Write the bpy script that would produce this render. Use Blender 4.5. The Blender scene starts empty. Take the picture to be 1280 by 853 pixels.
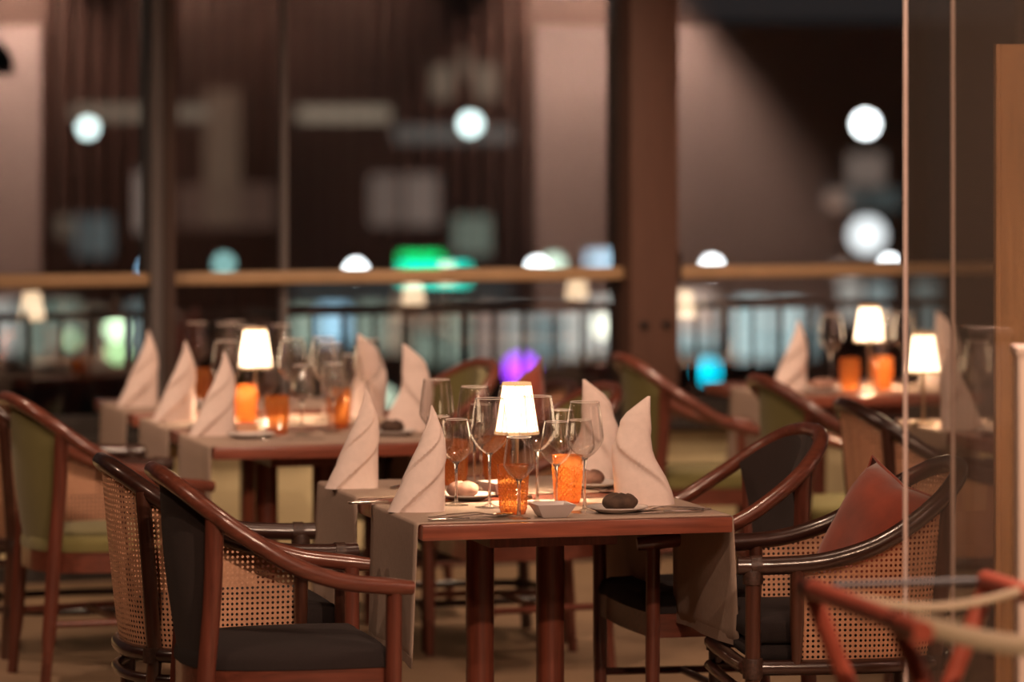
import bpy, bmesh, math, random
from mathutils import Vector, Matrix
random.seed(7)
sc = bpy.context.scene
COL = sc.collection
PI = math.pi

# ------------------------------------------------------------------ camera
cam_d = bpy.data.cameras.new('camera')
cam = bpy.data.objects.new('camera', cam_d); COL.objects.link(cam)
cam.location = (0, 0, 1.74); cam.rotation_euler = (PI/2, 0, 0)
cam_d.sensor_width = 36.0; cam_d.lens = 130.5
cam_d.shift_y = -0.1973
cam_d.clip_end = 600
cam_d.dof.use_dof = True; cam_d.dof.focus_distance = 9.72; cam_d.dof.aperture_fstop = 1.8
sc.camera = cam
# ------------------------------------------------------------------ world (night sky), exposure
w = bpy.data.worlds.new('night'); sc.world = w; w.use_nodes = True
w.node_tree.nodes['Background'].inputs[0].default_value = (0.020, 0.017, 0.017, 1)
w.node_tree.nodes['Background'].inputs[1].default_value = 1.0
sc.view_settings.view_transform = 'Standard'; sc.view_settings.look = 'None'
sc.view_settings.exposure = 0.5; sc.view_settings.gamma = 1.0
sc.view_settings.use_curve_mapping = False
cy = sc.cycles
cy.max_bounces = 10; cy.transparent_max_bounces = 32; cy.caustics_reflective = False; cy.caustics_refractive = False
cy.sample_clamp_indirect = 6.0; cy.blur_glossy = 0.5
WARM = (1.0, 0.66, 0.46)
LAMP = (1.0, 0.68, 0.42)
# power of the room lights, added ones included
P_DOWN = 125.0       # recessed ceiling downlights
P_WASH = 400.0      # wall washers over the pale plaster panels
P_BULB = 15.0        # bulb in each table lamp
E_SHADE = 4.8       # glowing lamp shade

# ------------------------------------------------------------------ materials
MATS = {}
def new_mat(name):
    m = bpy.data.materials.new(name); m.use_nodes = True
    MATS[name] = m
    nt = m.node_tree
    return m, nt, nt.nodes['Principled BSDF'], nt.nodes['Material Output']
def plain(name, col, rough=0.5, metal=0.0, noise=0.0, nscale=30, bump=0.0, coat=0.0, sheen=0.0, stretch=(1,1,1)):
    m, nt, b, out = new_mat(name)
    b.inputs['Base Color'].default_value = (*col, 1); b.inputs['Roughness'].default_value = rough
    b.inputs['Metallic'].default_value = metal
    b.inputs['Coat Weight'].default_value = coat; b.inputs['Coat Roughness'].default_value = 0.15
    b.inputs['Sheen Weight'].default_value = sheen
    if noise or bump:
        tc = nt.nodes.new('ShaderNodeTexCoord'); mp = nt.nodes.new('ShaderNodeMapping')
        mp.inputs['Scale'].default_value = stretch
        nt.links.new(tc.outputs['Object'], mp.inputs['Vector'])
        n = nt.nodes.new('ShaderNodeTexNoise'); n.inputs['Scale'].default_value = nscale; n.inputs['Detail'].default_value = 5
        nt.links.new(mp.outputs[0], n.inputs['Vector'])
        if noise:
            r = nt.nodes.new('ShaderNodeValToRGB')
            r.color_ramp.elements[0].position = 0.3; r.color_ramp.elements[1].position = 0.72
            r.color_ramp.elements[0].color = (*[c*(1-noise) for c in col], 1)
            r.color_ramp.elements[1].color = (*[min(1, c*(1+noise)) for c in col], 1)
            nt.links.new(n.outputs['Fac'], r.inputs[0]); nt.links.new(r.outputs[0], b.inputs['Base Color'])
        if bump:
            bp = nt.nodes.new('ShaderNodeBump'); bp.inputs['Strength'].default_value = bump; bp.inputs['Distance'].default_value = 0.004
            nt.links.new(n.outputs['Fac'], bp.inputs['Height']); nt.links.new(bp.outputs[0], b.inputs['Normal'])
    return m
def emit(name, col, s):
    m, nt, b, out = new_mat(name)
    nt.nodes.remove(b)
    e = nt.nodes.new('ShaderNodeEmission'); e.inputs[0].default_value = (*col, 1); e.inputs[1].default_value = s
    nt.links.new(e.outputs[0], out.inputs[0])
    return m
def thin_glass(name, tint, ior, rough=0.0, body=None, bodyfac=0.0):
    """thin walled glass: fresnel mix of a clear pass-through and a reflection"""
    m, nt, b, out = new_mat(name); nt.nodes.remove(b)
    f = nt.nodes.new('ShaderNodeFresnel'); f.inputs[0].default_value = ior
    t = nt.nodes.new('ShaderNodeBsdfTransparent'); t.inputs[0].default_value = (*tint, 1)
    g = nt.nodes.new('ShaderNodeBsdfGlossy'); g.inputs['Roughness'].default_value = rough
    src = t
    if body:
        d = nt.nodes.new('ShaderNodeBsdfTranslucent'); d.inputs[0].default_value = (*body, 1)
        d2 = nt.nodes.new('ShaderNodeBsdfDiffuse'); d2.inputs[0].default_value = (*body, 1)
        a = nt.nodes.new('ShaderNodeMixShader'); a.inputs[0].default_value = 0.35
        nt.links.new(d.outputs[0], a.inputs[1]); nt.links.new(d2.outputs[0], a.inputs[2])
        mm = nt.nodes.new('ShaderNodeMixShader'); mm.inputs[0].default_value = bodyfac
        nt.links.new(t.outputs[0], mm.inputs[1]); nt.links.new(a.outputs[0], mm.inputs[2]); src = mm
    mx = nt.nodes.new('ShaderNodeMixShader')
    ge = nt.nodes.new('ShaderNodeNewGeometry'); mr = nt.nodes.new('ShaderNodeMapRange')   # same reflectance from both sides of the sheet
    mr.inputs['To Min'].default_value = ior; mr.inputs['To Max'].default_value = 1.0/ior
    nt.links.new(ge.outputs['Backfacing'], mr.inputs['Value']); nt.links.new(mr.outputs['Result'], f.inputs[0])
    nt.links.new(f.outputs[0], mx.inputs[0]); nt.links.new(src.outputs[0], mx.inputs[1]); nt.links.new(g.outputs[0], mx.inputs[2])
    nt.links.new(mx.outputs[0], out.inputs[0])
    return m

def wood(name, col, rough=0.32, axis=2, coat=0.35):
    s = [28, 28, 28]; s[axis] = 1.6
    return plain(name, col, rough, noise=0.32, nscale=3.0, bump=0.05, coat=coat, stretch=tuple(s))
wood('chair_wood', (0.140, 0.040, 0.024), 0.30, 0, 0.6)
wood('leg_wood', (0.130, 0.036, 0.022), 0.34, 2, 0.4)
wood('table_wood', (0.240, 0.066, 0.038), 0.28, 0, 0.5)
wood('post_wood', (0.170, 0.043, 0.024), 0.36, 2, 0.3)
wood('rattan', (0.036, 0.013, 0.009), 0.30, 0, 0.7)
wood('rattan_post', (0.065, 0.023, 0.014), 0.30, 2, 0.6)
plain('binding', (0.045, 0.020, 0.013), 0.5, noise=0.5, nscale=120, bump=0.3)
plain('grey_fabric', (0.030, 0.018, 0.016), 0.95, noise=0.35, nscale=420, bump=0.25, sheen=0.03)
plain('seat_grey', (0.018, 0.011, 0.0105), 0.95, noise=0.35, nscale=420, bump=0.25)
plain('green_fabric', (0.150, 0.130, 0.040), 0.95, noise=0.12, nscale=320, bump=0.2, sheen=0.15)
plain('rust_fabric', (0.230, 0.036, 0.014), 0.9, noise=0.22, nscale=14, bump=0.15, sheen=0.35)
plain('linen', (0.36, 0.265, 0.21), 0.95, noise=0.10, nscale=240, bump=0.25, stretch=(1, 1, 0.3))
plain('napkin', (0.74, 0.61, 0.56), 0.92, noise=0.04, nscale=60, bump=0.08)
plain('porcelain', (0.62, 0.58, 0.55), 0.18, coat=0.5)
plain('dish_porcelain', (0.50, 0.44, 0.42), 0.25, coat=0.3)
plain('bread', (0.072, 0.040, 0.026), 0.85, noise=0.55, nscale=26, bump=0.6)
plain('bread_pale', (0.36, 0.20, 0.15), 0.85, noise=0.35, nscale=26, bump=0.5)
plain('steel', (0.62, 0.58, 0.55), 0.16, metal=1.0)
plain('brass', (0.60, 0.42, 0.27), 0.28, metal=1.0)
plain('black_metal', (0.015, 0.013, 0.013), 0.4, metal=0.4)
plain('dark_base', (0.022, 0.014, 0.011), 0.45)
plain('pier_wood', (0.105, 0.052, 0.036), 0.55, noise=0.14, nscale=5, stretch=(20, 20, 1))
plain('mullion_brown', (0.045, 0.024, 0.017), 0.6)
plain('mullion_grey', (0.110, 0.098, 0.095), 0.5)
plain('rail_ochre', (0.38, 0.25, 0.135), 0.5, noise=0.1, nscale=8)
plain('sill_dark', (0.028, 0.022, 0.018), 0.55)
plain('cream_wall', (0.66, 0.57, 0.33), 0.8, noise=0.04, nscale=3)
plain('floor_tan', (0.25, 0.165, 0.10), 0.55, noise=0.16, nscale=4, bump=0.02)
plain('ceiling_paint', (0.26, 0.22, 0.19), 0.9)
plain('dark_plaster', (0.20, 0.135, 0.105), 0.9)
plain('pale_plaster', (0.80, 0.66, 0.60), 0.9, noise=0.03, nscale=4)
plain('light_wood', (0.62, 0.35, 0.15), 0.5, noise=0.14, nscale=4, stretch=(18, 18, 1))
plain('pale_post', (0.60, 0.46, 0.38), 0.6)
plain('stand_wood', (0.340, 0.070, 0.040), 0.42, noise=0.15, nscale=8, coat=0.3)
plain('strap', (0.26, 0.195, 0.12), 0.9, noise=0.08, nscale=200)
plain('grey_steel', (0.075, 0.075, 0.08), 0.6)
plain('glass_edge', (0.52, 0.40, 0.36), 0.25, coat=0.5)
plain('asphalt', (0.020, 0.022, 0.022), 0.35)
plain('facade', (0.060, 0.052, 0.048), 0.9)
plain('facade_dark', (0.022, 0.024, 0.026), 0.9)
plain('balcony_floor', (0.020, 0.020, 0.022), 0.7)
plain('railing_dark', (0.012, 0.014, 0.014), 0.6)
emit('lamp_glow', LAMP, E_SHADE)
emit('lamp_trim', (1.0, 0.50, 0.22), 0.75)
thin_glass('crystal', (0.995, 0.99, 0.985), 1.8, 0.0)
plain('rim_glint', (0.85, 0.76, 0.70), 0.08, coat=1.0)  # opaque pale colour painting the bright glint along the glass rims
thin_glass('amber_glass', (1.0, 0.66, 0.32), 1.7, 0.08, (1.0, 0.44, 0.15), 0.36)
thin_glass('window_glass', (0.88, 0.90, 0.90), 2.15, 0.0)
thin_glass('screen_glass', (0.84, 0.83, 0.81), 1.45, 0.02, (0.5, 0.42, 0.36), 0.07)
m, nt, b, out = new_mat('stem_glass')
nt.nodes.remove(b); g_ = nt.nodes.new('ShaderNodeBsdfGlass'); g_.inputs['IOR'].default_value = 1.5; g_.inputs['Roughness'].default_value = 0.0
nt.links.new(g_.outputs[0], out.inputs[0])
# woven cane: square grid of open holes with finer strands between
m, nt, b, out = new_mat('cane')
b.inputs['Roughness'].default_value = 0.55
uv = nt.nodes.new('ShaderNodeUVMap')
mp = nt.nodes.new('ShaderNodeMapping'); mp.inputs['Scale'].default_value = (1/0.0138,)*3
nt.links.new(uv.outputs[0], mp.inputs['Vector'])
def vm(op, a, bv=None):
    n = nt.nodes.new('ShaderNodeVectorMath'); n.operation = op
    nt.links.new(a, n.inputs[0])
    if bv is not None: n.inputs[1].default_value = bv
    return n
fr = vm('FRACTION', mp.outputs[0]); su = vm('SUBTRACT', fr.outputs[0], (0.5, 0.5, 0))
mu = vm('MULTIPLY', su.outputs[0], (1, 1, 0)); ln = vm('LENGTH', mu.outputs[0])
lt = nt.nodes.new('ShaderNodeMath'); lt.operation = 'LESS_THAN'; lt.inputs[1].default_value = 0.27
nt.links.new(ln.outputs['Value'], lt.inputs[0])
wv = nt.nodes.new('ShaderNodeTexNoise'); wv.inputs['Scale'].default_value = 1.6
nt.links.new(mp.outputs[0], wv.inputs['Vector'])
rp = nt.nodes.new('ShaderNodeValToRGB')
rp.color_ramp.elements[0].color = (0.42, 0.20, 0.115, 1); rp.color_ramp.elements[1].color = (0.74, 0.41, 0.25, 1)
nt.links.new(wv.outputs['Fac'], rp.inputs[0]); nt.links.new(rp.outputs[0], b.inputs['Base Color'])
tr = nt.nodes.new('ShaderNodeBsdfTransparent'); mx = nt.nodes.new('ShaderNodeMixShader')
nt.links.new(lt.outputs[0], mx.inputs[0]); nt.links.new(b.outputs[0], mx.inputs[1]); nt.links.new(tr.outputs[0], mx.inputs[2])
nt.links.new(mx.outputs[0], out.inputs[0])

# ------------------------------------------------------------------ mesh helpers
class MB:
    def __init__(s): s.v = []; s.f = []; s.uv = None
    def quadgrid(s, rows, closed_u=False, closed_v=False):
        """rows: list of rings of equal length"""
        o = len(s.v); n = len(rows[0]); k = len(rows)
        for r in rows: s.v += [tuple(p) for p in r]
        for i in range(k if closed_v else k-1):
            i2 = (i+1) % k
            for j in range(n if closed_u else n-1):
                j2 = (j+1) % n
                s.f.append((o+i*n+j, o+i*n+j2, o+i2*n+j2, o+i2*n+j))
        return o
    def cap(s, o, n, flip=False):
        f = tuple(range(o, o+n)); s.f.append(f[::-1] if flip else f)
    def box(s, c, d, M=None, taper=1.0):
        x, y, z = (q/2 for q in d)
        P = [(-x,-y,-z),(x,-y,-z),(x,y,-z),(-x,y,-z),(-x*taper,-y*taper,z),(x*taper,-y*taper,z),(x*taper,y*taper,z),(-x*taper,y*taper,z)]
        o = len(s.v)
        for p in P:
            p = Vector(p)
            if M: p = M @ p
            s.v.append(tuple(p+Vector(c)))
        for f in ((0,3,2,1),(4,5,6,7),(0,1,5,4),(1,2,6,5),(2,3,7,6),(3,0,4,7)): s.f.append(tuple(o+i for i in f))
    def lathe(s, prof, seg=24, c=(0,0,0), cap0=False, cap1=False):
        rows = [[(c[0]+r*math.cos(2*PI*j/seg), c[1]+r*math.sin(2*PI*j/seg), c[2]+z) for j in range(seg)] for r, z in prof]
        o = s.quadgrid(rows, closed_u=True)
        if cap0: s.cap(o, seg, True)
        if cap1: s.cap(o+(len(prof)-1)*seg, seg)
    def tube(s, pts, r, seg=10, caps=True, closed=False, flat=1.0):
        P = [Vector(p) for p in pts]; n = len(P)
        T = []
        for i in range(n):
            a = P[(i-1) % n] if (closed or i > 0) else P[0]
            b_ = P[(i+1) % n] if (closed or i < n-1) else P[-1]
            T.append((b_-a).normalized())
        up = Vector((0, 0, 1))
        if abs(T[0].dot(up)) > 0.95: up = Vector((1, 0, 0))
        N = (up - T[0]*up.dot(T[0])).normalized()
        rows = []
        for i in range(n):
            N = (N - T[i]*N.dot(T[i])).normalized(); B = T[i].cross(N)
            rr = r[i] if isinstance(r, (list, tuple)) else r
            rows.append([tuple(P[i] + N*(rr*flat*math.cos(2*PI*j/seg)) + B*(rr*math.sin(2*PI*j/seg))) for j in range(seg)])
        o = s.quadgrid(rows, closed_u=True, closed_v=closed)
        if caps and not closed: s.cap(o, seg, True); s.cap(o+(n-1)*seg, seg)
    def build(s, name, mat, parent=None, smooth=True, angle=40, bevel=0.0, solid=0.0, subsurf=0):
        me = bpy.data.meshes.new(name); me.from_pydata(s.v, [], s.f)
        if s.uv:
            ul = me.uv_layers.new(name='UVMap')
            for l in me.loops: ul.data[l.index].uv = s.uv[l.vertex_index]
        me.materials.append(MATS[mat]); me.update()
        bm = bmesh.new(); bm.from_mesh(me); bmesh.ops.recalc_face_normals(bm, faces=bm.faces)
        if bevel: bmesh.ops.bevel(bm, geom=[e for e in bm.edges if e.is_manifold and e.calc_face_angle(0) > 0.6], offset=bevel, segments=2, affect='EDGES', profile=0.6)
        bm.to_mesh(me); bm.free()
        if smooth:
            me.polygons.foreach_set('use_smooth', [True]*len(me.polygons)); me.set_sharp_from_angle(angle=math.radians(angle))
        o = bpy.data.objects.new(name, me); COL.objects.link(o)
        if parent: o.parent = parent
        if solid:
            md = o.modifiers.new('solid', 'SOLIDIFY'); md.thickness = solid; md.offset = 0
        if subsurf:
            md = o.modifiers.new('sub', 'SUBSURF'); md.levels = subsurf; md.render_levels = subsurf
        return o
def boxo(name, c, d, mat, parent=None, bevel=0.0, rz=0.0, taper=1.0):
    mb = MB(); mb.box(c, d, Matrix.Rotation(rz, 3, 'Z') if rz else None, taper)
    return mb.build(name, mat, parent, smooth=bool(bevel), bevel=bevel)
def catmull(P, n=8, closed=False):
    P = [Vector(p) for p in P]; out = []; k = len(P)
    for i in range(k if closed else k-1):
        p0 = P[i-1] if (closed or i > 0) else P[0]*2-P[1]
        p1 = P[i]; p2 = P[(i+1) % k]
        p3 = P[(i+2) % k] if (closed or i < k-2) else P[-1]*2-P[-2]
        for j in range(n):
            t = j/n
            out.append(0.5*((2*p1)+(p2-p0)*t+(2*p0-5*p1+4*p2-p3)*t*t+(3*p1-p0-3*p2+p3)*t**3))
    if not closed: out.append(P[-1])
    return out
def tag(o, label=None, cat=None, group=None, kind=None):
    if label: o['label'] = label
    if cat: o['category'] = cat
    if group: o['group'] = group
    if kind: o['kind'] = kind
    return o
def thing(name, loc, rz=0.0, label=None, cat=None, group=None, kind=None):
    o = bpy.data.objects.new(name, None); COL.objects.link(o); o.empty_display_size = 0.05
    o.location = loc; o.rotation_euler = (0, 0, rz)
    return tag(o, label, cat, group, kind)
def copy_tree(o, parent=None):
    c = o.copy(); COL.objects.link(c); c.parent = parent
    for ch in list(o.children): copy_tree(ch, c)
    return c
def place(root, used, loc, rz, label, group=None):
    """first call moves the original, later calls copy it"""
    o = root if not used else copy_tree(root)
    used.append(1)
    o.location = loc; o.rotation_euler = (0, 0, rz); o['label'] = label
    if group: o['group'] = group
    return o

# ------------------------------------------------------------------ the room
WA = math.radians(20.0); WU = Vector((math.cos(WA), math.sin(WA), 0)); WN = Vector((-math.sin(WA), math.cos(WA), 0)); W0 = Vector((0, 15.20, 0))
def wpt(s, off=0.0, z=0.0): return W0 + WU*s + WN*off + Vector((0, 0, z))       # along the window wall, off = outward
def spx(px): q = px-640; return q*15.20/(4640*WU.x - WU.y*q)
def mirror(p): p = Vector(p); s = (p-W0).dot(WN); return p - WN*(2*s)
def wbox(name, s0, s1, off0, off1, z0, z1, mat, parent=None, bevel=0.0):
    c = wpt((s0+s1)/2, (off0+off1)/2, (z0+z1)/2)
    return boxo(name, c, (s1-s0, off1-off0, z1-z0), mat, parent, bevel, WA)

def slab(name, z0, z1, mat):
    c = [(-7.1, -3.0), (7.4, -3.0)] + [tuple(wpt(8.2, 0.2)[:2]), tuple(wpt(-7.6, 0.2)[:2])]
    k = MB(); k.v = [(x, y, z0) for x, y in c]+[(x, y, z1) for x, y in c]
    k.f = [(0, 1, 2, 3), (4, 5, 6, 7), (0, 1, 5, 4), (1, 2, 6, 5), (2, 3, 7, 6), (3, 0, 4, 7)]
    return tag(k.build(name, mat, smooth=False), kind='structure')
slab('floor', -0.06, 0.0, 'floor_tan'); slab('ceiling', 3.3, 3.36, 'ceiling_paint')
tag(boxo('wall_left', (-7.05, 4.6, 1.65), (0.1, 15.2, 3.3), 'dark_plaster'), kind='structure')
tag(boxo('wall_back', (0.3, -2.95, 1.65), (15, 0.1, 3.3), 'dark_plaster'), kind='structure')
# low cream wall under the windows, built of panels
lw = tag(wbox('wall_window', -7.0, 8.0, 0.02, 0.20, 0, 0.53, 'cream_wall'), kind='structure')
sl = tag(wbox('trim_1', -7.0, 8.0, -0.06, 0.22, 0.53, 0.575, 'sill_dark', bevel=0.006), kind='structure')
tag(wbox('baseboard_window', -7.0, 8.0, 0.0, 0.02, 0, 0.07, 'sill_dark'), kind='structure')
# windows
ZB, ZT, ZR = 0.575, 3.3, 1.183
def window(n, s0, s1, sashes):
    t = thing('window_%d' % n, wpt((s0+s1)/2, 0.1, ZB), 0, kind='structure')
    inv = Matrix.Translation(-t.location)
    def add(o): o.data.transform(inv); o.parent = t; return o
    add(wbox('glass_pane', s0, s1, 0.098, 0.104, ZB+0.05, ZT-0.05, 'window_glass'))
    add(wbox('bottom_frame', s0, s1, 0.07, 0.13, ZB, ZB+0.07, 'sill_dark'))
    add(wbox('top_frame', s0, s1, 0.07, 0.13, ZT-0.08, ZT, 'sill_dark'))
    add(wbox('crossbar', s0, s1, 0.03, 0.09, ZR-0.026, ZR+0.026, 'rail_ochre', bevel=0.01))
    for a in sashes: add(wbox('sash_edge', a-0.014, a+0.014, 0.08, 0.125, ZB+0.07, ZT-0.08, 'mullion_grey'))
    return t
sA0, sA1 = spx(190), spx(218); sP0, sP1 = spx(784), spx(844)
window(1, -7.0, sA0, [spx(-420)])
window(2, sA1, sP0, [spx(363)])
w3 = window(3, sP1, 8.0, [spx(1290), spx(1800)])
h = wbox('handle', sP1+0.005, sP1+0.04, 0.02, 0.07, ZR-0.03, ZR+0.09, 'black_metal', bevel=0.006)
h.data.transform(Matrix.Translation(-w3.location)); h.parent = w3
sm = (sA0+sA1)/2
tag(wbox('trim_2', sA0, sm, 0.0, 0.16, ZB, ZT, 'mullion_grey'), kind='structure')
tag(wbox('trim_3', sm, sA1, -0.02, 0.16, ZB, ZT, 'mullion_brown'), kind='structure')
pr = tag(wbox('trim_4', sP0, sP1, -0.04, 0.18, ZB, ZT, 'pier_wood', bevel=0.008), kind='structure')
for px in (800, 828):
    s = spx(px)
    k = MB(); k.lathe([(0.0, 0), (0.018, 0.0), (0.018, 0.012), (0.0, 0.016)], 14)
    o = k.build('lock_plate', 'black_metal', pr)
    o.matrix_local = Matrix.Translation(wpt(s, -0.04, 0.97)) @ Matrix.Rotation(WA, 4, 'Z') @ Matrix.Rotation(PI/2, 4, 'X')

# inner wall facing the windows: dark plaster with pale panels, washed from above (seen mirrored in the panes)
VD = 22.0
def vx(px, d=VD): return (px-640)/4640*d
def vreal(px, d=VD, z=0.0):
    p = mirror((vx(px, d), d, 0)); p.z = z; return p
a_, b_ = vreal(-130), vreal(1150)
dirw = (b_-a_).normalized(); ang = math.atan2(dirw.y, dirw.x)
nrm = Vector((-dirw.y, dirw.x, 0))                       # towards the windows
def inner(name, px0, px1, t0, t1, z0, z1, mat, parent=None, bevel=0):
    p = (vreal(px0)+vreal(px1))/2 + nrm*((t0+t1)/2); p.z = (z0+z1)/2
    return boxo(name, p, ((vreal(px1)-vreal(px0)).length, t1-t0, z1-z0), mat, parent, bevel, ang)
wi = tag(inner('wall_inner', -140, 1180, -0.16, 0.0, 0, 3.3, 'dark_plaster'), kind='structure')
sl0 = None
for i in range(30):
    px = 72 + i*20.5
    if sl0 is None: sl0 = inner('slat', px-5, px+5, 0.0, 0.035, 0.1, 3.2, 'pier_wood', wi); x0_ = vreal(px)
    else:
        c = sl0.copy(); COL.objects.link(c); c.parent = wi; c.location = vreal(px)-x0_
tag(inner('trim_5', -139, 61, 0.0, 0.03, 0.6, 2.42, 'pale_plaster'), kind='structure')
tag(inner('trim_6', 684, 1150, 0.0, 0.03, 0.6, 2.42, 'pale_plaster'), kind='structure')
def spot(name, loc, target, power, col, size_deg, blend, parent=None, radius=0.04):
    l = bpy.data.lights.new(name, 'SPOT'); l.energy = power; l.color = col; l.spot_size = math.radians(size_deg); l.spot_blend = blend; l.shadow_soft_size = radius
    o = bpy.data.objects.new(name, l); COL.objects.link(o)
    o.location = loc; d = Vector(target)-Vector(loc)
    o.rotation_euler = d.to_track_quat('-Z', 'Y').to_euler()
    if parent: o.parent = parent
    return o
def downlight(p, target, power, label, deg=95, blend=0.9, col=WARM):
    t = thing('recessed_downlight', (p[0], p[1], 3.3), 0, label, 'ceiling light', 'recessed ceiling downlights')
    k = MB(); k.lathe([(0.048, 0.0), (0.075, 0.0), (0.078, -0.008), (0.050, -0.010), (0.048, 0.0)], 20); k.build('trim_ring', 'black_metal', t)
    k = MB(); k.lathe([(0.0, -0.002), (0.046, -0.002), (0.046, -0.001), (0, -0.001)], 16); k.build('diffuser', 'lamp_trim', t)
    s = spot('downlight_beam', (0, 0, -0.03), (target[0]-p[0], target[1]-p[1], target[2]-3.3), power, col, deg, blend, t, 0.05)
    return t
PINK = (1.0, 0.66, 0.54)
for px, lab, pw in ((0, 'wall washer downlight over the left pale plaster panel', 1.0), (745, 'wall washer downlight over the right pale plaster panel', 1.0), (265, 'added dim downlight giving the slatted wall a glow, left', 0.30), (450, 'added dim downlight giving the slatted wall a glow, right', 0.22)):  # the two dim ones are added to lift the slatted wall's reflection
    base = vreal(px) + nrm*0.55
    tgt = vreal(px, VD, 1.55)
    downlight((base.x, base.y), tgt, P_WASH*pw, lab, 84, 0.5, PINK)

# ceiling downlights of the dining room
for (x, y, tx, ty, pw, lab) in (
    (1.5, 4.6, 0.95, 9.6, 3.3, 'recessed downlight in front of the glass screen'),
    (0.9, 3.4, 0.9, 7.2, 0.8, 'added downlight brightening the tray stand'),  # added lamp, put in to brighten the tray stand
    (-0.2, 5.6, 0.1, 9.8, 1.15, 'recessed downlight before the nearest table'),
    (-2.4, 7.6, -1.0, 9.8, 0.45, 'recessed downlight before the nearest left chair'),
    (-3.7, 10.4, -1.6, 12.0, 0.8, 'recessed downlight at the far left of the room'),
    (0.35, 9.2, 0.1, 10.2, 0.5, 'recessed downlight above the nearest table'),
    (-0.6, 10.9, -0.9, 12.4, 0.8, 'recessed downlight between the nearest and the left table'),
    (-2.6, 12.6, -1.7, 13.4, 0.9, 'recessed downlight beside the left table'),
    (0.5, 13.3, 0.5, 14.6, 1.3, 'recessed downlight before the wooden window pier'),
    (2.1, 12.4, 1.6, 13.6, 0.8, 'recessed downlight above the right tables')):
    downlight((x, y), (tx, ty, 0.6), P_DOWN*pw, lab, 70 if y < 6 else 95)

# ------------------------------------------------------------------ outside: balcony, quay, far buildings
tag(wbox('terrace', -9.0, 10.0, 0.22, 2.2, -0.25, 0.10, 'balcony_floor'), kind='structure')
rl = thing('balcony_railing', wpt(0, 2.0, 0.10), WA, 'dark balcony railing with thin upright bars outside the windows', 'railing')
def rb(name, s0, s1, z0, z1, wd, mat='railing_dark'):
    return boxo(name, ((s0+s1)/2, 0, (z0+z1)/2), (s1-s0, wd, z1-z0), mat, rl)
rb('handrail', -6.5, 6.5, 0.83, 0.865, 0.05); rb('bottom_rail', -6.5, 6.5, 0.06, 0.09, 0.03)
bar = rb('baluster', -0.008, 0.008, 0.09, 0.83, 0.02); bar.location.x = -4.2
for i in range(1, 61):
    c = bar.copy(); COL.objects.link(c); c.parent = rl; c.location.x = -4.2 + i*0.1465
QD = 100.0
def qz(y, d=QD): return 1.74-(y-174)*d/4640
def qx(px, d=QD): return (px-640)*d/4640
tag(boxo('ground', (0, 120, -7.3), (300, 190, 0.2), 'asphalt'), kind='structure')
def quay_building(name, px0, px1, ytop, depth, label, windows, mat='facade_dark'):
    """far building; lit windows and painted room reflections = (px0,px1,y0,y1,colour,strength)"""
    x0, x1 = qx(px0, depth), qx(px1, depth); zt = qz(ytop, depth)
    t = thing(name, ((x0+x1)/2, depth+4, -7.2), 0, label, 'building')
    boxo('wall', (0, 0, (zt+7.2)/2), (x1-x0, 8, zt+7.2), mat, t)
    boxo('roof', (0, 0, zt+7.2+0.15), (x1-x0+0.4, 8.4, 0.3), 'facade_dark', t)
    for (a, b2, y0, y1, c, s) in windows:
        s *= 1.5 if y0 > 340 else 1.0
        key = 'lit_%02x%02x%02x_%d' % (int(c[0]*99), int(c[1]*99), int(c[2]*99), int(s*1000))
        if key not in MATS: emit(key, c, s)
        wx0, wx1 = qx(a, depth), qx(b2, depth); wz0, wz1 = qz(y1, depth), qz(y0, depth)
        fr = boxo('window', ((wx0+wx1)/2-(x0+x1)/2, -4.03, (wz0+wz1)/2+7.2), (wx1-wx0+0.1, 0.1, wz1-wz0+0.1), 'facade_dark', t)
        boxo('pane', ((wx0+wx1)/2-(x0+x1)/2, -4.10, (wz0+wz1)/2+7.2), (wx1-wx0, 0.06, wz1-wz0), key, fr)
    return t
GR = (0.66, 0.80, 0.64); WH = (0.95, 0.93, 0.85); BL = (0.45, 0.75, 0.95); TE = (0.64, 0.82, 0.82); PK = (0.90, 0.66, 0.55); BG = (0.75, 0.58, 0.42)
quay_building('quay_building', -260, 340, -60, 104, 'dark far building behind the left window with few lit shopfronts', [
    (-30, 22, 378, 440, WH, 0.30), (30, 60, 380, 450, GR, 0.18), (64, 100, 378, 440, GR, 0.20), (108, 128, 385, 455, BG, 0.16), (160, 188, 380, 440, TE, 0.16),
    (90, 182, 132, 150, BG, 0.20), (170, 186, 215, 290, PK, 0.22), (72, 90, 270, 296, BG, 0.12), (95, 140, 270, 320, TE, 0.10),  # long beige strip paints a reflection of the room as a glowing pane
    (222, 262, 132, 150, BG, 0.18), (256, 300, 112, 280, (0.8, 0.5, 0.33), 0.10), (222, 352, 230, 285, (0.8, 0.45, 0.33), 0.06)])  # brown panes paint the room's glow mirrored in the glass
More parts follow.
